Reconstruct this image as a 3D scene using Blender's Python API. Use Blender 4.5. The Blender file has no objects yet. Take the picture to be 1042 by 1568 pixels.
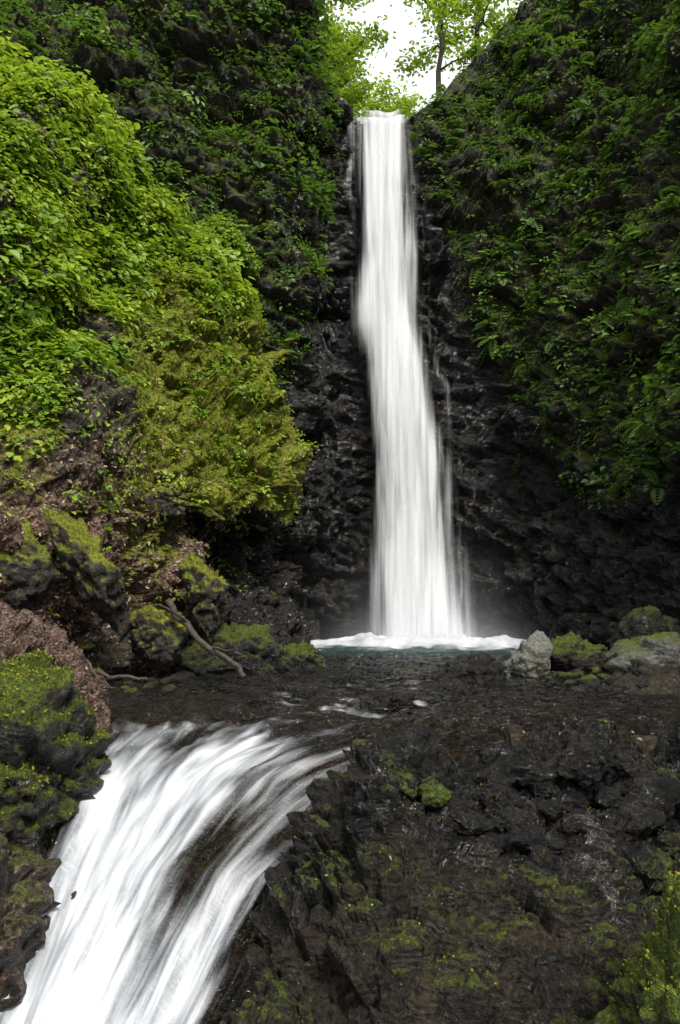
import bpy, math, numpy as np
from mathutils import Vector, Euler
rng=np.random.default_rng(7)
scene=bpy.context.scene
f32=np.float32
# ------------------------------------------------------------ noise
def h3(ix,iy,iz,seed):
    h=(ix.astype(np.int64)*374761393+iy.astype(np.int64)*668265263+iz.astype(np.int64)*2147483647+seed*144665)&0xFFFFFFFF
    h=((h^(h>>13))*1274126177)&0xFFFFFFFF
    h=((h^(h>>16))*2246822519)&0xFFFFFFFF
    h=h^(h>>15)
    return (h&0xFFFFFF).astype(f32)/f32(0xFFFFFF)
def vn(P,seed=0):
    P=np.asarray(P,dtype=f32); sh=P.shape[:-1]; P=P.reshape(-1,3)
    b=np.floor(P); f=P-b; b=b.astype(np.int64); u=f*f*f*(f*(f*6-15)+10)
    r=0
    for i in (0,1):
        for j in (0,1):
            for k in (0,1):
                w=(u[:,0] if i else 1-u[:,0])*(u[:,1] if j else 1-u[:,1])*(u[:,2] if k else 1-u[:,2])
                r=r+w*h3(b[:,0]+i,b[:,1]+j,b[:,2]+k,seed)
    return r.reshape(sh)
def fbm(P,oc=4,seed=0,g=.5):
    P=np.asarray(P,dtype=f32); s=0;a=1;t=0
    for o in range(oc):
        s=s+a*vn(P*(2.03**o)+o*17.3,seed+o); t+=a; a*=g
    return s/t
def facet(P,cell,seed=0):
    P=np.asarray(P,dtype=f32); sh=P.shape[:-1]
    Q=(P/np.asarray(cell,dtype=f32)).reshape(-1,3)
    b=np.floor(Q).astype(np.int64)
    best=np.full(len(Q),9e9,f32); b2=best.copy(); C=np.zeros_like(Q); I=b.copy()
    for i in (-1,0,1):
        for j in (-1,0,1):
            for k in (-1,0,1):
                c0=b[:,0]+i;c1=b[:,1]+j;c2=b[:,2]+k
                X=c0+h3(c0,c1,c2,seed);Y=c1+h3(c0,c1,c2,seed+1);Z=c2+h3(c0,c1,c2,seed+2)
                d=(X-Q[:,0])**2+(Y-Q[:,1])**2+(Z-Q[:,2])**2
                m=d<best
                b2=np.where(m,best,np.minimum(b2,d)); best=np.where(m,d,best)
                C[m]=np.stack([X,Y,Z],1)[m]; I[m]=np.stack([c0,c1,c2],1)[m]
    g=np.stack([h3(I[:,0],I[:,1],I[:,2],seed+s) for s in (5,6,7)],1)*2-1
    v=(h3(I[:,0],I[:,1],I[:,2],seed+9)-.5)*1.1+((Q-C)*g).sum(1)*1.1
    e=np.sqrt(b2)-np.sqrt(best)
    v=v-.35*np.exp(-(e/.09)**2)
    return v.reshape(sh).astype(f32)
def sstep(x,a,b):
    t=np.clip((x-a)/(b-a),0,1); return t*t*(3-2*t)
def nrm(v): return v/np.maximum(np.linalg.norm(v,axis=-1,keepdims=True),1e-9)
def cr(ctrl,m):
    c=np.asarray(ctrl,dtype=np.float64); n=len(c)
    t=np.linspace(0,n-1,m); i=np.minimum(t.astype(int),n-2); f=(t-i).reshape((-1,)+(1,)*(c.ndim-1))
    g=lambda k:c[np.clip(k,0,n-1)]
    p0,p1,p2,p3=g(i-1),g(i),g(i+1),g(i+2)
    return .5*((2*p1)+(-p0+p2)*f+(2*p0-5*p1+4*p2-p3)*f**2+(-p0+3*p1-3*p2+p3)*f**3)
def gnorm(P):
    a=np.gradient(P,axis=1);b=np.gradient(P,axis=0)
    return nrm(np.cross(a,b))
# ------------------------------------------------------------ mesh helpers
def mk(name,V,F,mat,attrs=None,uv=None,smooth=True,parent=None):
    V=np.asarray(V,dtype=f32).reshape(-1,3);F=np.asarray(F,dtype=np.int32)
    me=bpy.data.meshes.new(name); k=F.shape[1]
    me.vertices.add(len(V));me.vertices.foreach_set('co',V.ravel())
    me.loops.add(F.size);me.loops.foreach_set('vertex_index',F.ravel())
    me.polygons.add(len(F));me.polygons.foreach_set('loop_start',np.arange(0,F.size,k,dtype=np.int32))
    me.polygons.foreach_set('loop_total',np.full(len(F),k,dtype=np.int32))
    me.polygons.foreach_set('use_smooth',np.full(len(F),smooth))
    if uv is not None:
        l=me.uv_layers.new(name='UVMap'); l.data.foreach_set('uv',np.asarray(uv,dtype=f32).reshape(-1,2)[F.ravel()].ravel())
    for k2,a in (attrs or {}).items():
        at=me.attributes.new(k2,'FLOAT','POINT'); at.data.foreach_set('value',np.asarray(a,dtype=f32).ravel())
    me.update(calc_edges=True)
    if mat: me.materials.append(mat)
    o=bpy.data.objects.new(name,me); scene.collection.objects.link(o)
    if parent: o.parent=parent
    return o
def gfaces(nr,nc):
    i=np.arange(nr*nc).reshape(nr,nc)
    return np.stack([i[:-1,:-1],i[:-1,1:],i[1:,1:],i[1:,:-1]],-1).reshape(-1,4)
def grid(name,P,mat,attrs=None,uv=None,parent=None):
    return mk(name,P,gfaces(*P.shape[:2]),mat,attrs,uv,True,parent)
def empty(name,loc=(0,0,0)):
    e=bpy.data.objects.new(name,None); scene.collection.objects.link(e); return e
# ------------------------------------------------------------ node helper
class NT:
    def __init__(s,name):
        s.m=bpy.data.materials.new(name); s.m.use_nodes=True; s.t=s.m.node_tree; s.t.nodes.clear()
    def n(s,ty,ins=None,**pr):
        nd=s.t.nodes.new(ty)
        for k,v in pr.items(): setattr(nd,k,v)
        for k,v in (ins or {}).items():
            if hasattr(v,'is_output'): s.t.links.new(v,nd.inputs[k])
            else: nd.inputs[k].default_value=(*v,1) if (isinstance(v,tuple) and len(v)==3 and nd.inputs[k].type=='RGBA') else v
        return nd
    def at(s,name): return s.n('ShaderNodeAttribute',attribute_name=name).outputs['Fac']
    def m_(s,op,a,b=0.,c=None,clamp=False):
        d={0:a,1:b}
        if c is not None:d[2]=c
        return s.n('ShaderNodeMath',d,operation=op,use_clamp=clamp).outputs[0]
    def noise(s,vec,sc,det=4,rough=.55,dist=0.):
        return s.n('ShaderNodeTexNoise',{'Vector':vec,'Scale':sc,'Detail':det,'Roughness':rough,'Distortion':dist}).outputs['Fac']
    def ramp(s,fac,stops):
        r=s.n('ShaderNodeValToRGB',{0:fac}); e=r.color_ramp.elements
        cc=lambda c:(c[0],c[1],c[2],1) if not isinstance(c,(int,float)) else (c,c,c,1)
        e.remove(e[1]); e[0].position=stops[0][0]; e[0].color=cc(stops[0][1])
        for p,c in stops[1:]:
            q=e.new(p); q.color=cc(c)
        return r.outputs[0]
    def mix(s,f,a,b):
        d=s.n('ShaderNodeMix',data_type='RGBA')
        for i,v in ((0,f),(6,a),(7,b)):
            if hasattr(v,'is_output'): s.t.links.new(v,d.inputs[i])
            else: d.inputs[i].default_value=v if i==0 else (*v,1)
        return d.outputs[2]
    def ss(s,v,a,b):
        return s.n('ShaderNodeMapRange',{0:v,1:a,2:b},interpolation_type='SMOOTHSTEP').outputs[0]
    def out(s,sh): s.n('ShaderNodeOutputMaterial',{0:sh}); return s.m
# ------------------------------------------------------------ materials
def rock_mat(name,dark=(.004,.004,.004),mid=(.022,.020,.017),light=(.11,.10,.082),bs=1.,mossc=((.012,.022,.003),(.05,.075,.006),(.16,.19,.012)),spec=.4,bd=.1,coat=1.):
    t=NT(name); P=t.n('ShaderNodeNewGeometry').outputs['Position']
    n1=t.noise(P,1.1*bs,4,.62,.3); n2=t.noise(P,9*bs,5,.72); n3=t.noise(P,42*bs,2,.6)
    c=t.ramp(t.m_('ADD',t.m_('MULTIPLY',n1,.35),t.m_('MULTIPLY',n2,.65)),[(.40,dark),(.52,mid),(.64,light)])
    c=t.mix(t.m_('MULTIPLY',t.ss(n1,.5,.62),.55),c,(.055,.034,.018))
    wet=t.at('wet'); c=t.mix(t.m_('MULTIPLY',wet,.75),c,(.003,.003,.004))
    vo=t.n('ShaderNodeTexVoronoi',{'Vector':P,'Scale':19.*bs})
    lc=t.ramp(t.n('ShaderNodeSeparateColor',{0:vo.outputs['Color']}).outputs[0],[(0,(.025,.014,.008)),(.35,(.09,.05,.034)),(.7,(.19,.115,.085)),(1,(.30,.22,.18))])
    lf=t.ss(t.m_('ADD',t.at('litter'),t.m_('MULTIPLY',t.m_('SUBTRACT',n2,.5),1.3)),.3,.65)
    c=t.mix(lf,c,lc)
    m1=t.noise(P,3.2*bs,5,.75)
    mn=t.m_('ADD',t.m_('MULTIPLY',m1,.7),t.m_('MULTIPLY',n2,.6))
    mf=t.ss(t.m_('ADD',t.at('moss'),t.m_('SUBTRACT',mn,.65)),.3,.64)
    mc=t.ramp(t.m_('ADD',t.m_('MULTIPLY',t.noise(P,14*bs,3,.7),.55),t.m_('MULTIPLY',n3,.45)),[(.36,mossc[0]),(.5,mossc[1]),(.63,mossc[2])])
    c=t.mix(mf,c,mc)
    ro=t.m_('SUBTRACT',.62,t.m_('MULTIPLY',wet,.40)); ro=t.m_('ADD',ro,t.m_('MULTIPLY',t.m_('SUBTRACT',n2,.5),.2))
    ro=t.m_('MAXIMUM',ro,t.m_('MULTIPLY',mf,.85)); ro=t.m_('MAXIMUM',ro,t.m_('MULTIPLY',lf,.5),None,True)
    mp=t.n('ShaderNodeMapping',{'Vector':P,'Rotation':(0.,math.radians(28),0.),'Scale':(3.6*bs,4.*bs,9.*bs)}).outputs[0]
    v2=t.n('ShaderNodeTexVoronoi',{'Vector':mp,'Scale':1.},feature='F1').outputs['Distance']
    hgt=t.m_('ADD',t.m_('ADD',t.m_('MULTIPLY',n2,.9),t.m_('MULTIPLY',n3,.3)),t.m_('MULTIPLY',v2,.5))
    b=t.n('ShaderNodeBump',{'Height':hgt,'Strength':1.,'Distance':bd/bs}).outputs[0]
    film=t.m_('MULTIPLY',t.ss(n3,.52,.60),t.ss(m1,.47,.55))
    cw=t.m_('MULTIPLY',t.m_('MULTIPLY',t.m_('MULTIPLY',wet,coat),film),t.m_('SUBTRACT',1.,mf),None,True)
    p=t.n('ShaderNodeBsdfPrincipled',{'Base Color':c,'Roughness':ro,'Normal':b,'Specular IOR Level':spec,'Coat Weight':cw,'Coat IOR':2.1,'Coat Roughness':.12,'Coat Normal':b})
    return t.out(p.outputs[0])
def leaf_mat(name,cols,trans=.35,psc=.8,rough=.45):
    t=NT(name); P=t.n('ShaderNodeNewGeometry').outputs['Position']
    f=t.m_('ADD',t.m_('MULTIPLY',t.at('tone'),.6),t.m_('MULTIPLY',t.noise(P,psc,3,.6),.5))
    c=t.ramp(f,[(.25,cols[0]),(.5,cols[1]),(.78,cols[2])])
    p=t.n('ShaderNodeBsdfPrincipled',{'Base Color':c,'Roughness':rough,'Specular IOR Level':.4})
    tc=t.mix(.5,c,(cols[2][0]*1.3,cols[2][1]*1.3,cols[2][2]*.8))
    tr=t.n('ShaderNodeBsdfTranslucent',{'Color':tc})
    return t.out(t.n('ShaderNodeMixShader',{0:trans,1:p.outputs[0],2:tr.outputs[0]}).outputs[0])
M_cliff=rock_mat('cliff_rock',bs=1.25,spec=.45,bd=.14,coat=.9)
M_fore=rock_mat('streamside_rock',bs=2.2,dark=(.004,.004,.004),mid=(.024,.020,.015),light=(.10,.085,.064),bd=.14,spec=.35)
M_bed=rock_mat('ledge_rock',bs=2.6,dark=(.005,.0045,.003),mid=(.036,.029,.017),light=(.15,.12,.078),spec=.35,bd=.18,mossc=((.012,.017,.002),(.042,.055,.006),(.13,.15,.012)))
M_slope=rock_mat('hillside_soil',bs=1.4,mossc=((.028,.042,.003),(.12,.14,.007),(.32,.31,.014)),mid=(.04,.034,.027))
M_pale=rock_mat('pale_stone',bs=2.5,dark=(.08,.08,.07),mid=(.17,.17,.15),light=(.32,.32,.28))
M_leafS=leaf_mat('herb_leaf',((.05,.13,.014),(.18,.32,.025),(.38,.48,.045)),.40)
M_leafC=leaf_mat('shrub_leaf',((.022,.07,.018),(.065,.155,.027),(.17,.28,.04)),.35)
M_leafT=leaf_mat('tree_leaf',((.10,.19,.015),(.20,.34,.025),(.36,.47,.05)),.6)
M_lit=leaf_mat('dead_leaf',((.04,.022,.015),(.14,.08,.058),(.38,.28,.23)),.1,3.)
M_moss=leaf_mat('moss_tuft',((.03,.045,.003),(.11,.13,.008),(.30,.30,.018)),.2,4.,.8)
t=NT('bark'); P=t.n('ShaderNodeNewGeometry').outputs['Position']; nn=t.noise(P,14,4)
M_bark=t.out(t.n('ShaderNodeBsdfPrincipled',{'Base Color':t.ramp(nn,[(.3,(.02,.015,.011)),(.7,(.08,.062,.05))]),'Roughness':.8,'Normal':t.n('ShaderNodeBump',{'Height':nn,'Distance':.03}).outputs[0]}).outputs[0])
def fall_mat():
    t=NT('falling_water'); uv=t.n('ShaderNodeUVMap').outputs[0]
    def st(sx,sy,det,off=0):
        mp=t.n('ShaderNodeMapping',{'Vector':uv,'Scale':(sx,sy,1.),'Location':(off,off*.7,0.)}).outputs[0]
        return t.noise(mp,1,det,.55,.1)
    s1=st(4,.22,2); s2=st(13,.3,3,3.1)
    s=t.m_('ADD',t.m_('MULTIPLY',s1,.5),t.m_('MULTIPLY',s2,.5))
    dens=t.at('dens')
    al=t.ss(t.m_('ADD',dens,t.m_('MULTIPLY',t.m_('SUBTRACT',s,.5),1.8)),.05,.95)
    al=t.m_('MULTIPLY',al,t.ss(dens,0.,.35))
    al=t.m_('MULTIPLY',al,.95)
    col=t.ramp(s,[(.36,(.60,.63,.69)),(.54,(.90,.91,.93))])
    d=t.n('ShaderNodeBsdfDiffuse',{'Color':col}); tr=t.n('ShaderNodeBsdfTranslucent',{'Color':col})
    w=t.n('ShaderNodeMixShader',{0:.22,1:d.outputs[0],2:tr.outputs[0]}).outputs[0]
    return t.out(t.n('ShaderNodeMixShader',{0:al,1:t.n('ShaderNodeBsdfTransparent').outputs[0],2:w}).outputs[0])
M_fall=fall_mat()
t=NT('mist'); w_=t.n('ShaderNodeMixShader',{0:.4,1:t.n('ShaderNodeBsdfDiffuse',{'Color':(.85,.87,.9)}).outputs[0],2:t.n('ShaderNodeBsdfTranslucent',{'Color':(.85,.87,.9)}).outputs[0]}).outputs[0]
M_mist=t.out(t.n('ShaderNodeMixShader',{0:t.at('dens'),1:t.n('ShaderNodeBsdfTransparent').outputs[0],2:w_}).outputs[0])
def stream_mat():
    t=NT('stream_water'); uv=t.n('ShaderNodeUVMap').outputs[0]; P=t.n('ShaderNodeNewGeometry').outputs['Position']
    def st(sx,sy,det,off=0,di=.3):
        mp=t.n('ShaderNodeMapping',{'Vector':uv,'Scale':(sx,sy,1.),'Location':(off,off*.7,0.)}).outputs[0]
        return t.noise(mp,1,det,.55,di)
    s1=st(4.5,.8,2); s2=st(13,1.2,3,3.1)
    s=t.m_('ADD',t.m_('MULTIPLY',s1,.55),t.m_('MULTIPLY',s2,.45))
    foam_glint=t.at('foam_glint'); aer=t.at('aer')
    fm=t.ss(t.m_('ADD',foam_glint,t.m_('MULTIPLY',t.m_('SUBTRACT',s,.5),2.5)),.2,1.15)
    fm=t.m_('MULTIPLY',fm,t.ss(foam_glint,0.02,.3)); fm=t.m_('MULTIPLY',fm,.92)
    rip=t.m_('ADD',t.m_('MULTIPLY',t.noise(t.n('ShaderNodeMapping',{'Vector':P,'Scale':(1.,2.2,1.)}).outputs[0],5.5,3,.6,.6),.8),t.m_('MULTIPLY',s2,.8))
    b=t.n('ShaderNodeBump',{'Height':rip,'Strength':1.,'Distance':.38}).outputs[0]
    fr=t.n('ShaderNodeFresnel',{'IOR':1.45,'Normal':b}).outputs[0]
    tp=t.n('ShaderNodeBsdfTransparent',{'Color':(.72,.59,.44)}).outputs[0]
    dif=t.n('ShaderNodeBsdfDiffuse',{'Color':(.035,.07,.066),'Normal':b}).outputs[0]
    under=t.n('ShaderNodeMixShader',{0:aer,1:tp,2:dif}).outputs[0]
    gl=t.n('ShaderNodeBsdfGlossy',{'Color':(.98,.98,.98),'Roughness':.07,'Normal':b}).outputs[0]
    w=t.n('ShaderNodeMixShader',{0:fr,1:under,2:gl}).outputs[0]
    col=t.ramp(s,[(.34,(.30,.33,.37)),(.6,(.66,.68,.71))])
    fd=t.n('ShaderNodeBsdfDiffuse',{'Color':col,'Normal':t.n('ShaderNodeBump',{'Height':s,'Strength':.4,'Distance':.08}).outputs[0]}).outputs[0]
    return t.out(t.n('ShaderNodeMixShader',{0:fm,1:w,2:fd}).outputs[0])
M_stream=stream_mat()
# ------------------------------------------------------------ main cliff
plan=[(-18,0),(-14,7),(-11,11.5),(-8,14.5),(-5,17.2),(-2.8,18.6),(-1.0,19.6),(.4,20.8),(2.2,21.1),(3.8,20.6),(5.2,18.6),(6.4,15.6),(7.3,12),(8.2,7),(9.5,1),(12,-6)]
NC,NR=900,400
pl=cr(plan,4000); cl=np.r_[0,np.cumsum(np.linalg.norm(np.diff(pl,axis=0),axis=1))]
sden=np.interp(pl[:,1],[0,8,12,22],[.2,.4,.9,1]); cw=np.r_[0,np.cumsum(sden[1:]*np.diff(cl))]
ti=np.interp(np.linspace(0,cw[-1],NC),cw,np.arange(4000))
px=np.interp(ti,np.arange(4000),pl[:,0]);py=np.interp(ti,np.arange(4000),pl[:,1])
tx=np.gradient(px);ty=np.gradient(py);L=np.hypot(tx,ty);nx,ny=-ty/L,tx/L
H=np.interp(np.where((px>-3)&(px<6),px,np.where(px<0,-3,7)),[-3,-.5,-.1,.2,.6,1.8,2.1,2.7,3.1,3.5,3.9,4.5,6.5],[22,21,16,15.1,14.65,14.65,15.0,15.5,16.5,17.6,19.,21.5,22])
H=np.where((px>5)&(py<14),np.interp(py,[0,14],[15,22]),H)
lean=np.interp(np.where(np.abs(px)<9,px,np.sign(px)*9),[-9,-4,-1.6,-.8,.5,2.5,4,6,9],[.3,.2,.06,.03,.045,.05,.13,.2,.2])
zz=np.linspace(0,1,NR)[:,None]
Z=-1.5+(H+1.5)[None]*zz
Zc=np.maximum(Z,0)
P0=np.stack([px[None]+nx*lean*Zc,py[None]+ny*lean*Zc,Z],-1)
bulge=np.interp(px,[-20,-6,-2,3.6,5.,9],[0,.3,0,0,.6,.9])*np.exp(-((Z-9)/5)**2)
P0[...,0]-=nx*bulge;P0[...,1]-=ny*bulge
N0=gnorm(P0)
def rot_strata(P):
    a=math.radians(28);c,s=math.cos(a),math.sin(a)
    return np.stack([P[...,0]*c-P[...,2]*s,P[...,1],P[...,0]*s+P[...,2]*c],-1)
xf=np.interp(P0[...,2],[0,5,10,15],[2.1,1.8,1.3,1.15])
near=np.exp(-((P0[...,0]-xf)/1.25)**2)*(P0[...,1]>19.5)
S=rot_strata(P0)
wp=P0+ (fbm(P0*.8,3,50)[...,None]-.5)*1.0
cen=np.exp(-((P0[...,0]-1.5)/3.2)**2)
D=(fbm(P0*.22,3,1)-.5)*2.2*(1-.9*near)+facet(rot_strata(wp),(2.6,2.,1.5),11)*.45*(1-.6*near)*(1-.4*cen)+facet(rot_strata(wp),(1.1,.8,.4),31)*.26*(1-.3*cen)+facet(S+(wp-P0)*.3,(.42,.35,.16),51)*.15+(fbm(P0*5,3,3)-.5)*.12
tex=sstep(Z,H[None]-1.,H[None])
P1=P0+N0*(D*(1-.6*tex))[...,None]
ext=[.4,1,2,4,7,12,20,35,60]
rows=[P1]
top=P1[-1]
for e in ext:
    r=top.copy(); r[:,0]+=nx*e; r[:,1]+=ny*e; r[:,2]+=.12*e+ (fbm(r*.5,3,8)-.5)*1.2*min(1,e*.5); rows.append(r[None])
PC=np.concatenate(rows,0); NCn=gnorm(PC)
near=np.concatenate([near,np.zeros((len(ext),NC))],0)
X,Y,Zp=PC[...,0],PC[...,1],PC[...,2]
xb=2.0+(14.3-Zp)*.33
pn=fbm(PC*.55,4,77)
right=sstep(X+(pn-.5)*1.8,xb-.3,xb+.6)*sstep(Zp+(pn-.5)*3,2.6,4.8)
leftv=(1-sstep(X+(pn-.5)*1.6,-1.1+(Zp-9)*.2,-.5+(Zp-9)*.2))*sstep(Zp,3,5)
up=NCn[...,2]
vegR=right*(.08+sstep(pn+up*.35,.38,.57)); vegL=leftv*(.10+sstep(pn+up*.35,.37,.57))
moss=np.clip(right*.46+leftv*.42+up*.45,0,1)*(1-.9*near)
wet=np.clip(sstep(X,-2.2,-.8)*(1-right)+.2,0,1)
wet=np.where(Zp<3,np.maximum(wet,.7),wet)
grid('cliff',PC,M_cliff,{'moss':moss,'wet':wet,'litter':np.clip(up*.7-.35,0,.4)*(1-near)*(1-wet)})
# ------------------------------------------------------------ left hillside
ctrl=np.array([
[(-6.5,8.3,-.5),(-4.6,10.1,-.5),(-3.9,11.6,-.5),(-3.2,13,-.5),(-2.2,14.2,-.5),(-1.0,15.6,-.5),(-.4,18,-.5)],
[(-6.6,8.8,.7),(-4.6,10.6,.8),(-3.85,12,.8),(-3.1,13.6,.8),(-2.3,15.,.8),(-1.4,16.6,.8),(-1.0,18.8,.8)],
[(-6.8,9.,1.9),(-4.7,10.8,1.9),(-3.9,12.2,1.9),(-3.1,14,1.95),(-2.3,16.1,2.),(-1.6,17.6,2.),(-1.3,19.4,2.)],
[(-7,9.4,3.1),(-4.9,11.2,2.9),(-4.0,12.6,3.),(-3.3,13.8,3.1),(-2.4,14.9,3.2),(-1.35,15.9,3.3),(-1.2,18.5,3.3)],
[(-7.2,10,4.6),(-5.1,11.8,4.4),(-4.3,13.2,4.7),(-3.5,14.8,5.1),(-2.6,16,5.3),(-1.55,17.0,5.5),(-1.4,19,5.4)],
[(-7.5,10.8,6.6),(-5.55,12.6,6.2),(-4.7,14,6.6),(-3.8,15.6,7.2),(-2.9,17,7.6),(-2.1,18.,7.6),(-1.9,20,7.6)],
[(-8.6,12.5,11.5),(-6.3,14,11.2),(-5.2,15.2,10.8),(-3.95,16.6,9.9),(-2.8,17.6,9.3),(-2.5,19,8.6),(-2.3,21,8.4)],
[(-10,16,12.3),(-7.3,18,12),(-6,19,11.6),(-4.5,20,10.6),(-3.5,20.5,10),(-3.2,21,9.2),(-3.2,22,9.)]],dtype=float)
nr,nc=450,450
G=cr(ctrl,nr); G=np.swapaxes(cr(np.swapaxes(G,0,1),nc),0,1)
Rr=np.linspace(0,7,nr)[:,None]*np.ones((1,nc)); Cc=np.linspace(0,6,nc)[None]*np.ones((nr,1))
GN=gnorm(G); wpp=G+(fbm(G*.9,3,60)[...,None]-.5)*1.
rk=np.clip(.45+.6*sstep(Cc,2.6,4.)+.5*(1-sstep(Rr,2,3.5)),0,1.1)
D=(fbm(G*.5,3,21)-.5)*1.6+rk*(facet(rot_strata(wpp),(1.3,1.,.8),22)*.36+facet(rot_strata(wpp),(.5,.45,.3),26)*.20)+facet(G,(.22,.2,.15),28)*.07*rk+(fbm(G*5,3,4)-.5)*.14
D-=.5*np.exp(-((Rr-2.1)/.6)**2)*sstep(Cc,3.,3.8)
G1=G+GN*D[...,None]; GN1=gnorm(G1); up=GN1[...,2]
pn=fbm(G1*.8,4,78)
litz=np.exp(-((Rr-2.1)/1.35)**4)*(1-sstep(Cc,3.1,3.9))
mz=sstep(Cc,1.8,3.)*sstep(Rr,2.4,2.9)*(1-sstep(Rr,5.,6.))
mossS=np.clip(mz*.6+up*.32+sstep(pn,.48,.62)*.35*(Rr<4)+.14-litz*.1,0,1)*(1-.9*sstep(Cc,3,3.8)*(1-sstep(Rr,2.4,2.9)))
wetS=np.clip(sstep(Cc,3,4)*(1-sstep(Rr,2.4,3.)),0,1)
grid('hillside',G1,M_slope,{'moss':mossS,'wet':wetS,'litter':np.clip(litz*.62+sstep(Rr,3,4)*.28*(1-mz),0,1)})
vegS=(sstep(Rr,3.0,4.1)*(.05+sstep(pn+.09*(Rr-4),.42,.57))*(1-.93*mz*(1-sstep(Rr,4.7,5.5)))+ .05*sstep(Rr,.6,2))*(1-sstep(Cc,4.9,5.6))
# ------------------------------------------------------------ stream bed + foreground ledge
ys=np.r_[np.linspace(1.0,3.6,40),np.linspace(3.62,8.6,400),np.linspace(8.63,14,150),np.linspace(14.1,23,60)]
xs=np.r_[np.linspace(-9,-3.6,60),np.linspace(-3.58,3.8,560),np.linspace(3.83,9,80)]
XX,YY=np.meshgrid(xs,ys)
Yk=[1,3,4.5,5.5,6.2,6.7,7.3,7.8,8.5,9.2,10,13,23]
Zs=[-4,-3.0,-2.15,-1.44,-1.03,-.72,-.34,-.16,-.03,0,0,0,0]
xr=lambda y:np.interp(y,[3,4.5,5,5.5,6,6.5,7,7.5,8,9,10,13,20],[-1.3,-1.1,-1.05,-.95,-.75,-.5,0,.6,1.6,3,4,5,6])
xl=lambda y:np.interp(y,[3,5,8.5,12,16,20],[-2.5,-2.3,-2.3,-3.3,-2.0,-1.])
zw=np.interp(YY,Yk,Zs)
zbed=zw-np.interp(YY,[1,8,9,12,15,23],[.1,.09,.1,.2,.7,1.2])
zr=np.interp(YY+.22*np.sin(XX*1.7)+.1*np.sin(XX*4.1)-.03*XX,[1,3.5,4.5,5.2,5.8,6.2,6.6,6.95,7.25,7.6,8.2,9],[-3.9,-2.5,-1.72,-1.27,-.84,-.5,-.14,.03,.05,-.08,-.13,-.14])
wR=sstep(XX,xr(YY)-.12,xr(YY)+.4)*(YY<8.6)
z=zbed*(1-wR)+np.maximum(zr,zbed)*wR
bank=np.maximum(0,xl(YY)-XX)
z=z+np.minimum(bank*1.0,.9+.2*bank)*sstep(YY,1,3)
rb=np.maximum(0,XX-np.interp(YY,[8,10,11,14,17,22],[5.2,4.6,3.6,3.5,5.2,5]))
z=z+np.where(YY>8,np.minimum(rb*.5,.35),0)
B=np.stack([XX,YY,z],-1); BN=gnorm(B)
am=np.clip(.15+.95*wR*(YY<7.9)+.7*sstep(bank,.05,.4),0,1)
wq=B+(fbm(B*1.5,3,90)[...,None]-.5)*.2
Sx=rot_strata(wq)
topz=sstep(YY,5.6,6.4)
D=am*((fbm(B*1.1,3,93)-.5)*.40+facet(Sx,(.8,.65,.4),91)*.17+facet(Sx,(.30,.26,.17),95)*(.09+.06*topz)+facet(Sx,(.14,.13,.09),97)*(.045+.03*topz)+facet(Sx,(.07,.065,.05),98)*.014)+(1-am)*facet(B,(.25,.25,.2),99)*.05
D=np.where((YY>6.5)&(YY<8),np.minimum(D,.18),D)
B1=B+BN*D[...,None]; BN1=gnorm(B1);up=BN1[...,2]
pn=fbm(B1*1.6,4,101)
mB=np.clip((sstep(pn,.42,.6)*.5+.13)*sstep(up,.1,.7)*am*(1-.1*topz),0,1)
mB=np.where(YY>8.6,mB*.5,mB)
wB=np.clip(.40+.60*topz+.4*sstep(fbm(B1*.9,3,105),.45,.6),0,1)
chan=(1-sstep(XX,xr(YY)-.1,xr(YY)+.1))*(bank<=.1)
lB=np.where(bank>.1,.42,0)+.17*(1-sstep(YY,4.9,5.8))+.10*sstep(pn,.4,.6)+.45*chan*(YY<8)+.2*(YY>7.4)
grid('stream_bed',B1,M_bed,{'moss':mB,'wet':np.where((chan>.5)|(YY>7.5),.05,wB),'litter':lB})
# ------------------------------------------------------------ stream water
ys=np.r_[np.linspace(3.2,8.9,360),np.linspace(8.92,13,260),np.linspace(13.05,21.3,160)]
xs=np.r_[np.linspace(-4,-2.6,20),np.linspace(-2.58,1.2,260),np.linspace(1.22,7,220)]
XX,YY=np.meshgrid(xs,ys); zw=np.interp(YY,Yk,Zs)
xr_,xl_=xr(YY),xl(YY)
a=(XX-xl_)/(xr_-xl_)*1.6
fl=np.stack([a*5,YY*.9,0*a],-1); fl2=np.stack([a*13,YY*1.4,0*a+5],-1)
cas=1-sstep(YY,7.4,8.9)
W=zw+cas*((fbm(fl,3,111)-.5)*.18+(fbm(fl2,2,115)-.5)*.06)+(1-cas)*((fbm(np.stack([XX*3.5+YY,YY*5.5-XX,0*XX],-1),3,117)-.5)*.12+(fbm(fl2,2,118)-.5)*.08*sstep(-YY,-13,-9))
W-=np.clip(XX-xr_-.1,0,.6)*.4*cas
an=(XX-xl_)/(xr_-xl_)
hole=np.exp(-(((XX+1.05+.35*(6.6-YY))/.27)**2+((YY-6.6)/.65)**2))
foam_glint=sstep(-YY,-9.1,-7.1)*np.clip(.88-.54*sstep(an,.35,.8)*sstep(YY,6.0,7.2),0,1)+.12*np.exp(-((YY-8.2)/.35)**2)*(1-sstep(an,.35,.6))
foam_glint=foam_glint-.55*hole+.12*(1-sstep(YY,5,6.2))
foam_glint=np.clip(foam_glint,0,.95)*(1-sstep(XX,xr_-.28,xr_+.18))*sstep(XX,xl_-.25,xl_+.15)*(1-sstep(XX,.3,.8))
glint=fbm(np.stack([XX*3.1+YY*.8,YY*4.5,0*XX],-1),3,140)
foam_glint+=.36*sstep(glint,.44,.66)*np.exp(-((YY-10.2)/2.2)**2)*np.exp(-((XX-.3)/1.8)**2)*sstep(YY,7.9,8.6)  # silvery ripple reflections on the near pool, painted pale through the foam mask
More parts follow.
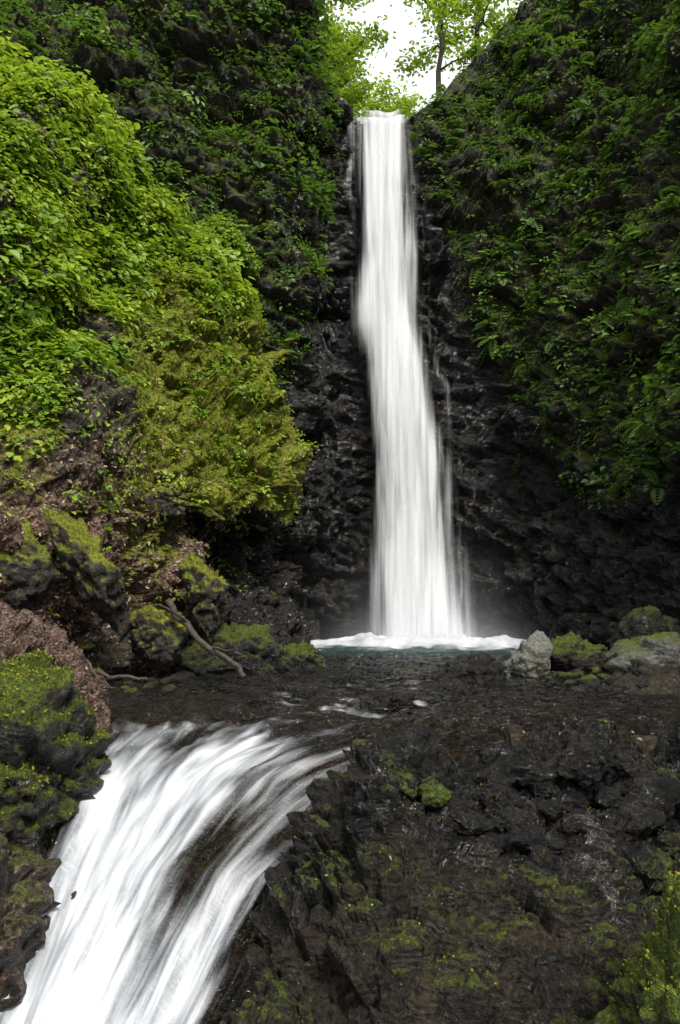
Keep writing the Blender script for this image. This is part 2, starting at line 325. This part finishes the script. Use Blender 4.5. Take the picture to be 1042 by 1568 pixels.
xc=np.clip(XX,.2,4.0); dd=np.hypot((XX-xc),(YY-19.9))
foam_glint+=1.3*np.exp(-(dd/1.15)**2)+.3*np.exp(-(dd/2.2)**2)
aer=np.clip(1.*sstep(YY,15.5,18.5)*np.exp(-(np.maximum(0,np.abs(XX-2.)-2.2)/1.6)**2)+.1,0,1)*np.where(YY<14,.2,1)
W=W+np.exp(-(dd/.7)**2)*(.05+.25*fbm(np.stack([XX*3,YY*3,0*XX],-1),3,7))
grid('stream_water',np.stack([XX,YY,W],-1),M_stream,{'foam_glint':foam_glint,'aer':aer},uv=np.stack([a,YY],-1))
# ------------------------------------------------------------ waterfall
wfp=empty('waterfall')
Zk=[-.1,.8,2.24,4.76,7.3,8.4,8.9,10.3,12.3,14.3,14.85]
XL=[.50,.58,.66,.84,.63,.26,.24,.50,.56,.48,.30]; XR=[3.85,3.55,3.18,2.85,2.45,2.2,2.18,2.12,1.84,1.90,2.06]
def fall_layer(nm,wl,wr,off,dens,seed,edge=.22):
    nb,na=260,70
    zt=np.linspace(-.1,14.82,nb)[:,None]; aa=np.linspace(0,1,na)[None]
    l=np.interp(zt,Zk,XL)+wl; r=np.interp(zt,Zk,XR)+wr
    x=l+(r-l)*aa+ (vn(np.stack([zt*.6+0*aa,0*zt+aa*3,0*zt*aa+seed],-1),seed)-.5)*.22
    y=20.42+.045*zt-off-.30*np.sin(np.pi*aa)*np.interp(zt,[0,15],[1.,.45])+(fbm(np.stack([x*2.,zt*.25+0*x,0*x+seed],-1),2,seed)-.5)*.25
    y=np.where(zt>14.2,y+(zt-14.2)*1.4,y)
    zc=zt+0*aa+(vn(np.stack([x*2.2,0*x,0*x+3.],-1),9)-.62)*.6*sstep(zt,13.2,14.82)
    d=dens*sstep(aa,0,edge)*(1-sstep(aa,1-edge,1))*(1+0*zt)
    d=d*np.interp(zt,[0,3,8,15],[.95,.95,1,1.1])
    P=np.stack([x,y+0*aa,zc],-1)
    ex=[]
    for e in (.5,1.5,4):
        rr=P[-1].copy(); rr[:,1]+=e; rr[:,2]+=.04*e; ex.append(rr[None])
    P=np.concatenate([P]+ex,0); d=np.concatenate([d]+[d[-1:]]*3,0)
    v=np.concatenate([zt[:,0],[15.3,16.3,18.8]])[:,None]+0*aa
    u=(P[...,0]-1.5)*.55+seed*3.3
    grid(nm,P,M_fall,{'dens':d},uv=np.stack([u+0*v,v],-1),parent=wfp)
fall_layer('back_sheet',-.3,.3,-.05,.42,1,edge=.3)
fall_layer('main_flow',.0,-.05,.05,.94,2,edge=.36)
fall_layer('front_veil',-.12,.12,.32,.38,4,edge=.45)
def rivulet(x0,z0,x1,z1,w,seed,q=.3):
    nb=90;tt=np.linspace(0,1,nb)
    x=x0+(x1-x0)*tt+.12*np.sin(tt*9+seed); z=z0+(z1-z0)*tt
    rows=[]
    fm=(P1[...,1]>17)&(P1[...,0]>-2)&(P1[...,0]<6)
    pts=P1[fm]
    for i in range(nb):
        k=np.argmin((pts[:,0]-x[i])**2+(pts[:,2]-z[i])**2); rows.append(pts[k,1])
    y=np.array(rows); y=np.convolve(np.pad(y,4,'edge'),np.ones(9)/9,'valid')-.12
    aa=np.linspace(0,1,7)
    P=np.stack([x[:,None]+(aa[None]-.5)*w,y[:,None]+0*aa[None],z[:,None]+0*aa[None]],-1)
    d=q*np.sin(np.pi*aa)[None]*np.maximum(np.sin(np.pi*tt),0)[:,None]**.4
    grid('rivulet',P[::-1],M_fall,{'dens':d[::-1]},uv=np.stack([P[::-1][...,0]*.8+seed,P[::-1][...,2]],-1),parent=wfp)
for r in [(2.1,14.9,2.4,9,.4,1,.25),(2.3,10,3.2,5,.4,2,.22),(.3,14.9,.3,11.5,.4,5,.4)]: rivulet(*r)
for k,(cx,cy,w,h,de) in enumerate([(2.1,19.5,3.6,2.3,.24),(2.15,18.9,4.4,.9,.34)]):
    a_=np.linspace(-1,1,50)[None];b_=np.linspace(0,1,30)[:,None]
    x=cx+a_*w+0*b_; zq=-.03+b_*h*2+0*a_; y=cy+.5*a_**2+.2*b_
    d=de*np.exp(-(a_/.42)**2)*np.exp(-(b_/.36)**2)*(1-b_)*(1-a_**4)
    d=d*(.5+fbm(np.stack([x*1.1,y,zq*1.1],-1),3,k))
    grid('spray',np.stack([x,y,zq],-1),M_mist,{'dens':d},parent=wfp)
# ------------------------------------------------------------ boulders
import bmesh
_ico={}
def ico(s):
    if s not in _ico:
        bm=bmesh.new();bmesh.ops.create_icosphere(bm,subdivisions=s,radius=1)
        V=np.array([v.co[:] for v in bm.verts]);F=np.array([[v.index for v in f.verts] for f in bm.faces]);bm.free();_ico[s]=(V,F)
    return _ico[s]
def rock_geo(c,r,seed,s=5,tilt=(0,0,0),detail=1.):
    g=np.random.default_rng(seed);V,F=ico(s); V=V.copy()
    n=nrm(g.normal(size=(16,3)));d=g.uniform(.72,1.,16)
    q=np.maximum(V@n.T,.02);rr=np.minimum((d/q).min(1),1.25); V=V*rr[:,None]
    V=V*np.array(r)
    if detail:
        m=max(r)
        V=V+nrm(V)*((fbm(V/m*2.2+seed,3,seed)-.5)*.34*m*.7+facet(V+seed,(.45*m,.4*m,.22*m),seed)*.12*m*detail+facet(V+seed,(.16*m,.15*m,.1*m),seed+3)*.05*m*detail)[:,None]
    R=np.array(Euler([math.radians(t_) for t_ in tilt]).to_matrix()); return V@R.T+np.array(c),F
tuft=[]
def rock(c,r,seed,moss=.5,wet=.5,lit=0,tilt=(0,0,0),mat=None,s=5,name='boulder',tf=0):
    V,F=rock_geo(c,r,seed,s,tilt)
    o=mk(name,V,F,mat or M_fore)
    me=o.data; N=np.zeros(len(V)*3,f32); me.vertices.foreach_get('normal',N); N=N.reshape(-1,3); up=N[:,2]
    zr_=(V[:,2]-V[:,2].min())/(np.ptp(V[:,2]))
    mo=np.clip(moss*(.4+.6*up)*(.45+.7*zr_),0,1)
    for k,v in (('moss',mo),('wet',np.full(len(V),wet)),('litter',np.clip(lit*(up>.3),0,1))):
        at=me.attributes.new(k,'FLOAT','POINT');at.data.foreach_set('value',v.astype(f32))
    if tf:
        w_=np.maximum(mo+fbm(V*4,3,5)-.95,0)*(up>-.1); w_=w_/w_.sum(); i=np.random.default_rng(seed).choice(len(V),tf,p=w_); tuft.append((V[i],N[i].astype(float),max(r)))
    return o
rock((-3.05,7.45,-.33),(1.12,1.2,1.12),3,.85,.8,.1,(0,10,20),s=6,tf=10000)
rock((-3.1,6.2,-1.3),(.75,.9,.75),5,.5,.4,.45,(0,10,20),s=6)
rock((-3.5,11.1,1.65),(.30,.5,.95),8,.95,.2,.2,(10,-30,0),M_slope,tf=1500)
rock((-4.4,10.9,1.5),(.4,.5,.7),9,.8,.2,.3,(10,-30,20),M_slope,tf=1000)
rock((-2.85,12.6,.6),(.42,.5,.5),10,.85,.2,.2,(0,-15,0),M_slope,tf=800)
rock((-2.25,13.5,1.2),(.36,.5,.62),11,.95,.5,0,(0,-12,0),M_slope,tf=800)
rock((-1.55,13.9,.15),(.85,.7,.48),12,.7,.9,0,(0,8,0),tf=900)
rock((-.75,14.6,.0),(.6,.6,.35),13,.75,.9,0,(0,8,0),tf=600)
rock((-2.2,13.6,.2),(.6,.5,.4),14,.65,.8,0)
rock((-3.2,14.2,2.9),(.5,.5,.35),16,.9,.3,0,(0,0,0),M_slope)
rock((3.0,12.9,.15),(.36,.32,.46),20,.1,.0,0,(0,18,0),M_pale)
rock((2.05,12.4,.04),(.55,.4,.28),21,.3,.7,0,(0,0,15))
rock((3.75,13.4,.2),(.5,.45,.42),22,.7,.7,0,tf=500)
rock((5.0,12.6,.2),(.8,.6,.5),23,.6,.3,0,(0,-8,0),M_pale,tf=800)
rock((5.6,11.3,.2),(.6,.6,.45),24,.6,.5,0,(0,-8,0))
rock((4.55,11.9,.05),(.42,.35,.25),25,.3,.5,0)
rock((4.3,13.9,.1),(.45,.4,.35),26,.7,.6,0)
rock((5.6,14.2,.3),(.7,.6,.6),27,.5,.8,0)
rock((.55,9.9,-.0),(.36,.25,.16),28,.2,.9,0)
rock((-.6,11.0,-.02),(.28,.2,.13),29,.2,.9,0)
rock((.1,12.7,-.03),(.3,.25,.16),30,.2,.9,0)
rock((-1.1,10.6,-.03),(.2,.16,.12),31,.2,.9,0)
rock((1.5,11.2,-.05),(.3,.25,.14),32,.2,.9,0)
rock((1.98,4.35,-1.15),(.62,.8,.8),40,1.0,.2,0,(0,10,10),s=6,tf=9000)
rock((.05,21.4,14.75),(.38,.5,.32),41,.5,.9,0,(0,10,0),M_cliff)
VV=[];FF=[];n0=0
g=np.random.default_rng(9)
for k in range(120):
    x=g.uniform(.45,4.2); y=g.uniform(6.1,7.15)
    s_=g.uniform(.05,.17)*(1.2 if y>6.6 else .9)
    iz=np.argmin(np.abs(B1[:,0,1]-y)); ix=np.argmin(np.abs(B1[0,:,0]-x)); z0=B1[iz,ix,2]
    V,F=rock_geo((x,y,z0-.01),(s_*g.uniform(.9,1.5),s_*g.uniform(.8,1.3),s_*.75),600+k,4,(g.uniform(-25,25),g.uniform(-25,25),g.uniform(0,180)),1.)
    VV.append(V);FF.append(F+n0);n0+=len(V)
VV=np.concatenate(VV);FF=np.concatenate(FF)
mk('ledge_rubble',VV,FF,M_fore,{'moss':np.clip(fbm(VV*1.6,4,101)*1.6-.5,0,.7),'wet':0*VV[:,0]+1,'litter':0*VV[:,0]})
VV=[];FF=[];n0=0
g=np.random.default_rng(5)
for k in range(330):
    if k<250: x=g.uniform(2.8,6.3);y=g.uniform(11.0,15.2);z0=-.02+max(0,(x-3.5))*.1
    elif k<280: x=g.uniform(-3.4,-2.2);y=g.uniform(10.5,13.0);z0=-.02
    else: x=g.uniform(1,3);y=g.uniform(12.5,14.5);z0=-.1
    s_=g.uniform(.04,.13)
    V,F=rock_geo((x,y,z0+g.uniform(-.03,.05)),(s_*g.uniform(.8,1.6),s_*g.uniform(.8,1.3),s_*.6),200+k,2,(0,g.uniform(-20,20),g.uniform(0,180)),0)
    VV.append(V);FF.append(F+n0);n0+=len(V)
VV=np.concatenate(VV);FF=np.concatenate(FF)
mk('gravel',VV,FF,M_fore,{'moss':np.clip(fbm(VV*1.,3,1)*1.2-.45,0,1),'wet':fbm(VV*1.3,2,4)*.9,'litter':0*VV[:,0]},smooth=False)
# ------------------------------------------------------------ tubes (wood)
def tube(pts,rad,k=8):
    pts=np.asarray(pts,float);T=nrm(np.gradient(pts,axis=0));ref=np.array([.3,.9,.1]);A=nrm(np.cross(T,ref));Bv=np.cross(T,A)
    an=np.linspace(0,2*np.pi,k,endpoint=False)
    V=pts[:,None]+np.asarray(rad)[:,None,None]*(A[:,None]*np.cos(an)[None,:,None]+Bv[:,None]*np.sin(an)[None,:,None])
    n=len(pts);i=np.arange(n*k).reshape(n,k);j=np.roll(i,-1,1)
    return V.reshape(-1,3),np.stack([i[:-1],j[:-1],j[1:],i[1:]],-1).reshape(-1,4)
def joinm(parts):
    o=0;V=[];F=[]
    for v,f in parts: V.append(v);F.append(f+o);o+=len(v)
    return np.concatenate(V),np.concatenate(F)
def wob(a,b,n,amp,g,sag=0):
    t_=np.linspace(0,1,n)[:,None];p=np.asarray(a)+(np.asarray(b)-np.asarray(a))*t_
    w=np.cumsum(g.normal(size=(n,3)),0);w-=w[0]+(w[-1]-w[0])*t_
    p=p+w*amp/math.sqrt(n); p[:,2]+=sag*np.sin(np.pi*t_[:,0]); return p
g=np.random.default_rng(3)
V,F=joinm([tube(wob((-2.65,12.35,1.2),(-1.42,12.0,.08),14,.1,g,-.08),np.linspace(.055,.04,14)),tube(wob((-2.3,12.25,.85),(-2.7,11.9,1.15),6,.05,g),np.linspace(.03,.012,6)),tube(wob((-1.9,12.1,.5),(-1.5,11.8,.5),6,.05,g),np.linspace(.02,.008,6))])
mk('fallen_branch',V,F,M_bark)
V,F=joinm([tube(wob((-3.6,10.6,.35),(-2.5,10.5,.22),10,.1,g),np.linspace(.035,.02,10)),tube(wob((-3.3,10.5,.45),(-2.9,10.2,.15),8,.06,g),np.linspace(.02,.01,8))])
mk('fallen_branch',V,F,M_bark)
# ------------------------------------------------------------ leaves
def leaf_arrays(b,d,u,Ln,Wd,tone):
    d=nrm(d);s=nrm(np.cross(d,u));u=np.cross(s,d);Ln=Ln[:,None];Wd=Wd[:,None]
    v=np.stack([b,b+d*Ln*.32+s*Wd*.5+u*Wd*.12,b+d*Ln*.68+s*Wd*.4+u*Wd*.06,b+d*Ln-u*Ln*.14,b+d*Ln*.68-s*Wd*.4+u*Wd*.06,b+d*Ln*.32-s*Wd*.5+u*Wd*.12],1)
    return v,np.repeat(tone[:,None],6,1)
def leaf_obj(name,arrs,mat,parent=None):
    V=np.concatenate([a_[0] for a_ in arrs]);T=np.concatenate([a_[1] for a_ in arrs]);n=len(V)
    i=np.arange(n)[:,None]*6
    F=np.concatenate([i+np.array([[0,1,2,3]]),i+np.array([[0,3,4,5]])])
    return mk(name,V.reshape(-1,3),F,mat,{'tone':T.ravel()},smooth=False,parent=parent)
def sample(P,N,Wt,n,g):
    a=np.gradient(P,axis=1);b=np.gradient(P,axis=0);ar=np.linalg.norm(np.cross(a,b),axis=-1)
    w=(Wt*ar).ravel().astype(np.float64);w=np.maximum(w,0);w/=w.sum();i=g.choice(len(w),n,p=w)
    j=g.uniform(-.5,.5,(n,2)); return P.reshape(-1,3)[i]+a.reshape(-1,3)[i]*j[:,:1]+b.reshape(-1,3)[i]*j[:,1:],N.reshape(-1,3)[i]
ZU=np.array([0,0,1.])
def herbs(p,n,k,size,g,spread=.16,height=.14,asp=(.5,.8)):
    m=len(p); grow=nrm(n*.5+ZU*.6+g.normal(size=(m,3))*.15)
    sc=g.uniform(.6,1.45,m);pt=g.uniform(0,1,m)
    p=np.repeat(p,k,0);n=np.repeat(n,k,0);grow=np.repeat(grow,k,0);sc=np.repeat(sc,k);pt=np.repeat(pt,k)
    rad=g.normal(size=p.shape);rad=nrm(rad-grow*(rad*grow).sum(1)[:,None])
    q=g.uniform(0,1,len(p)); b=p+rad*(spread*sc*q)[:,None]+grow*(height*sc*(1.1-q*q)*g.uniform(.3,1,len(p)))[:,None]
    d=rad+grow*g.uniform(-.25,.4,len(p))[:,None]-ZU*.12
    u=nrm(grow+ZU*.5+n*.2+g.normal(size=p.shape)*.3)
    L_=size*sc*g.uniform(.6,1.25,len(p)); return leaf_arrays(b,d,u,L_,L_*g.uniform(asp[0],asp[1],len(p)),np.clip(pt*.6+g.uniform(0,.4,len(p)),0,1))
def ferns(p,n,nf,L0,g,st=9):
    m=len(p);sc=np.repeat(g.uniform(.6,1.35,m),nf);pt=np.repeat(g.uniform(0,1,m),nf);p=np.repeat(p,nf,0);n=np.repeat(n,nf,0)
    r=g.normal(size=p.shape); d=nrm(n*.7+ZU*.35+r*.55); L_=L0*sc*g.uniform(.7,1.2,len(p))
    out=[]
    for s_ in range(1,st+1):
        f=s_/st; c=p+d*(L_*f)[:,None]-ZU*(L_*.55*f*f)[:,None]; tg=nrm(d-ZU*1.1*f); u=nrm(np.cross(np.cross(tg,ZU+n*.2),tg)+1e-6); sd=nrm(np.cross(tg,u))
        pl_=L_*.33*math.sin(math.pi*(.12+.83*f))**.8
        for sg in (-1,1):
            out.append(leaf_arrays(c,sd*sg+tg*.45-ZU*.15,u,pl_,L_*.10,np.clip(pt*.7+.3*g.uniform(0,1,len(p)),0,1)))
    return (np.concatenate([o[0] for o in out]),np.concatenate([o[1] for o in out]))
g=np.random.default_rng(11)
p,n=sample(G1,GN1,vegS*(G1[...,1]<19.5),7500,g)
A=[herbs(p,n,9,.09,g,asp=(.55,.9))]
p,n=sample(G1,GN1,vegS*(Rr>4.0),750,g);A.append(herbs(p,n,22,.13,g,.3,.36,asp=(.55,.85)))
p,n=sample(G1,GN1,mz*.6+.25*(Rr>2.3)*(Rr<4.5),1300,g);A.append(herbs(p,n,7,.06,g,.09,.07))
leaf_obj('hillside_plants',A,M_leafS)
p,n=sample(G1,GN1,vegS*(Rr>3.5),220,g)
leaf_obj('hillside_ferns',[ferns(p,n,6,.36,g)],M_leafS)
vm=((PC[...,1]>8)&(PC[...,2]<21)).astype(float); gl=(np.arange(PC.shape[0])[:,None]<NR)
p,n=sample(PC,NCn,vegL*vm*gl,6800,g); A=[herbs(p,n,12,.10,g,.2,.16)]
p,n=sample(PC,NCn,vegL*vm*gl*(NCn[...,2]>-.2),900,g);A.append(herbs(p,n,26,.14,g,.38,.4))
p,n=sample(PC,NCn,vegR*vm*gl,6000,g); A.append(herbs(p,n,10,.095,g,.2,.14))
p,n=sample(PC,NCn,vegR*vm*gl*(NCn[...,2]>-.2),420,g);A.append(herbs(p,n,24,.13,g,.38,.4))
leaf_obj('cliff_shrubs',A,M_leafC)
p,n=sample(PC,NCn,(vegR*1.4+vegL)*vm*gl,1100,g)
leaf_obj('cliff_ferns',[ferns(p,n,6,.42,g)],M_leafC)
def tufts(p,n,size,g):
    m=len(p); d=nrm(n*.7+g.normal(size=(m,3))*.6); L_=size*g.uniform(.5,1.3,m)
    return leaf_arrays(p+g.normal(size=(m,3))*size*.4-n*size*.2,d,nrm(n+g.normal(size=(m,3))*.6),L_,L_*.6,np.clip(g.uniform(0,1,m),0,1))
A=[tufts(p,n,float(np.clip(.022*mr,.018,.026)),g) for p,n,mr in tuft]
p,n=sample(B1,BN1,np.maximum(mB-.3,0)*(B1[...,1]<7.6)*(B1[...,0]<3.6),6000,g);A.append(tufts(p,n,.018,g))
p,n=sample(G1,GN1,np.maximum(mossS-.35,0)*(Rr<5.5)*(Cc<5.3),28000,g);A.append(tufts(p,n,.032,g))
leaf_obj('moss',A,M_moss)
def litter(P,N,Wt,cnt,size):
    p,n=sample(P,N,Wt,cnt,g); r=g.normal(size=p.shape); d=nrm(r-n*(r*n).sum(1)[:,None]+n*.15)
    L_=size*g.uniform(.5,1.3,cnt); return leaf_arrays(p+n*.012,d,nrm(n+g.normal(size=p.shape)*.35),L_,L_*.5,g.uniform(0,1,cnt))
BX,BY,BZ=B1[...,0],B1[...,1],B1[...,2]
leaf_obj('leaf_litter',[litter(G1,GN1,litz+.10*(Rr<6),13000,.075),litter(B1,BN1,(lB>.3)*(BY>3)*(BY<12)*(chan<.5)*1.,2600,.045),litter(B1,BN1,((BZ>-.05)&(BY<8.2)&(BX>.3))+.06*((BY<7)&(BY>3)&(chan<.5)),420,.045)],M_lit)
# ------------------------------------------------------------ trees
def tree(base,h,rc,seed,nleaf,lean=(0,0),r0=.11,crown0=.3,lsz=.16):
    g=np.random.default_rng(seed);e=empty('tree');base=np.array(base,float)
    topp=base+np.array([lean[0],lean[1],h]);tr=wob(base-np.array([0,0,.5]),topp,18,.25,g)
    parts=[tube(tr,np.linspace(r0,.02,18))];tips=[]
    for k in range(16):
        f=crown0+(1-crown0)*(k+.5)/16; s_=tr[int(f*17)]; az=k*2.4+g.uniform(-.5,.5); Lb=rc*(1.15-.7*f)*g.uniform(.7,1.2)
        en=s_+np.array([math.cos(az)*Lb,math.sin(az)*Lb,Lb*g.uniform(.15,.6)])
        br=wob(s_,en,9,.15,g);parts.append(tube(br,np.linspace(r0*.38,.008,9),5))
        for q in range(5):
            s2=br[g.integers(3,9)];e2=s2+g.normal(size=3)*np.array([.35,.35,.22])*rc*.45
            b2=wob(s2,e2,5,.06,g);parts.append(tube(b2,np.linspace(.014,.004,5),4));tips+= [b2[2],b2[3],b2[4]]
        tips+=[br[-1],br[-2],br[5]]
    V,F=joinm(parts);mk('trunk_and_limbs',V,F,M_bark,parent=e)
    tips=np.array(tips);i=g.integers(0,len(tips),nleaf);b=tips[i]+g.normal(size=(nleaf,3))*np.array([.26,.26,.13])
    d=g.normal(size=(nleaf,3))*np.array([1,1,.4])-ZU*.2;u=nrm(ZU+g.normal(size=(nleaf,3))*.5)
    L_=lsz*g.uniform(.6,1.3,nleaf);leaf_obj('foliage',[leaf_arrays(b,d,u,L_,L_*.55,np.clip(g.uniform(0,1,nleaf)*.6+h3(i,i,i,seed)*.4,0,1))],M_leafT,parent=e)
tree((-.9,24.5,15.5),9,2.1,1,9000,(.1,0))
tree((.2,28.5,15.8),6.6,1.8,2,7000,(-.3,0))
tree((2.0,31,16),5.4,1.6,3,5000,crown0=.35)
tree((3.1,23.5,15.6),10,1.9,4,4500,(.1,.3),r0=.10,crown0=.25)
tree((4.5,25,17.5),8,1.9,5,5200,(.1,0))
# ------------------------------------------------------------ ground sheet
gx,gy=np.meshgrid(np.linspace(-300,300,60),np.linspace(-300,300,60))
gz=-4.2+0*gx
grid('ground',np.stack([gx,gy,gz],-1),M_slope,{'moss':.4+0*gx,'wet':.2+0*gx,'litter':.4+0*gx})
# ------------------------------------------------------------ light: bright overcast sky (brighter towards the zenith) + soft sun
sd=Vector((.25,-.60,.76)).normalized()
el=math.asin(sd.z);az=math.atan2(sd.x,sd.y)
w=bpy.data.worlds.new('World');scene.world=w;w.use_nodes=True;nt=w.node_tree
bg=nt.nodes['Background'];sk=nt.nodes.new('ShaderNodeTexSky');sk.sky_type='NISHITA';sk.sun_disc=False
sk.sun_elevation=el;sk.sun_rotation=az;sk.air_density=1.;sk.dust_density=4.;sk.ozone_density=1
tc=nt.nodes.new('ShaderNodeTexCoord');sx=nt.nodes.new('ShaderNodeSeparateXYZ');nt.links.new(tc.outputs['Generated'],sx.inputs[0])
mr=nt.nodes.new('ShaderNodeMapRange');mr.inputs[1].default_value=0;mr.inputs[2].default_value=1;mr.inputs[3].default_value=.38;mr.inputs[4].default_value=1.
nt.links.new(sx.outputs[2],mr.inputs[0])
cm=nt.nodes.new('ShaderNodeVectorMath');cm.operation='SCALE';cm.inputs[0].default_value=(13.6,13.8,14.1)
nt.links.new(mr.outputs[0],cm.inputs['Scale'])
mx=nt.nodes.new('ShaderNodeMix');mx.data_type='RGBA';mx.inputs[0].default_value=.8
nt.links.new(sk.outputs[0],mx.inputs[6]);nt.links.new(cm.outputs[0],mx.inputs[7]);nt.links.new(mx.outputs[2],bg.inputs['Color']);bg.inputs['Strength'].default_value=.15
sl=bpy.data.lights.new('sun','SUN');sl.energy=4.2;sl.angle=math.radians(12);sl.color=(1,.96,.87)
so=bpy.data.objects.new('sun',sl);scene.collection.objects.link(so);so.rotation_euler=sd.to_track_quat('Z','Y').to_euler()
cd=bpy.data.cameras.new('camera');cd.sensor_fit='VERTICAL';cd.sensor_height=36;cd.lens=28;cd.clip_start=.05;cd.clip_end=1000
co=bpy.data.objects.new('camera',cd);scene.collection.objects.link(co);co.location=(0,0,1.4);co.rotation_euler=(math.radians(95.4),0,0);scene.camera=co
scene.view_settings.view_transform='Standard';scene.view_settings.look='None';scene.view_settings.exposure=0
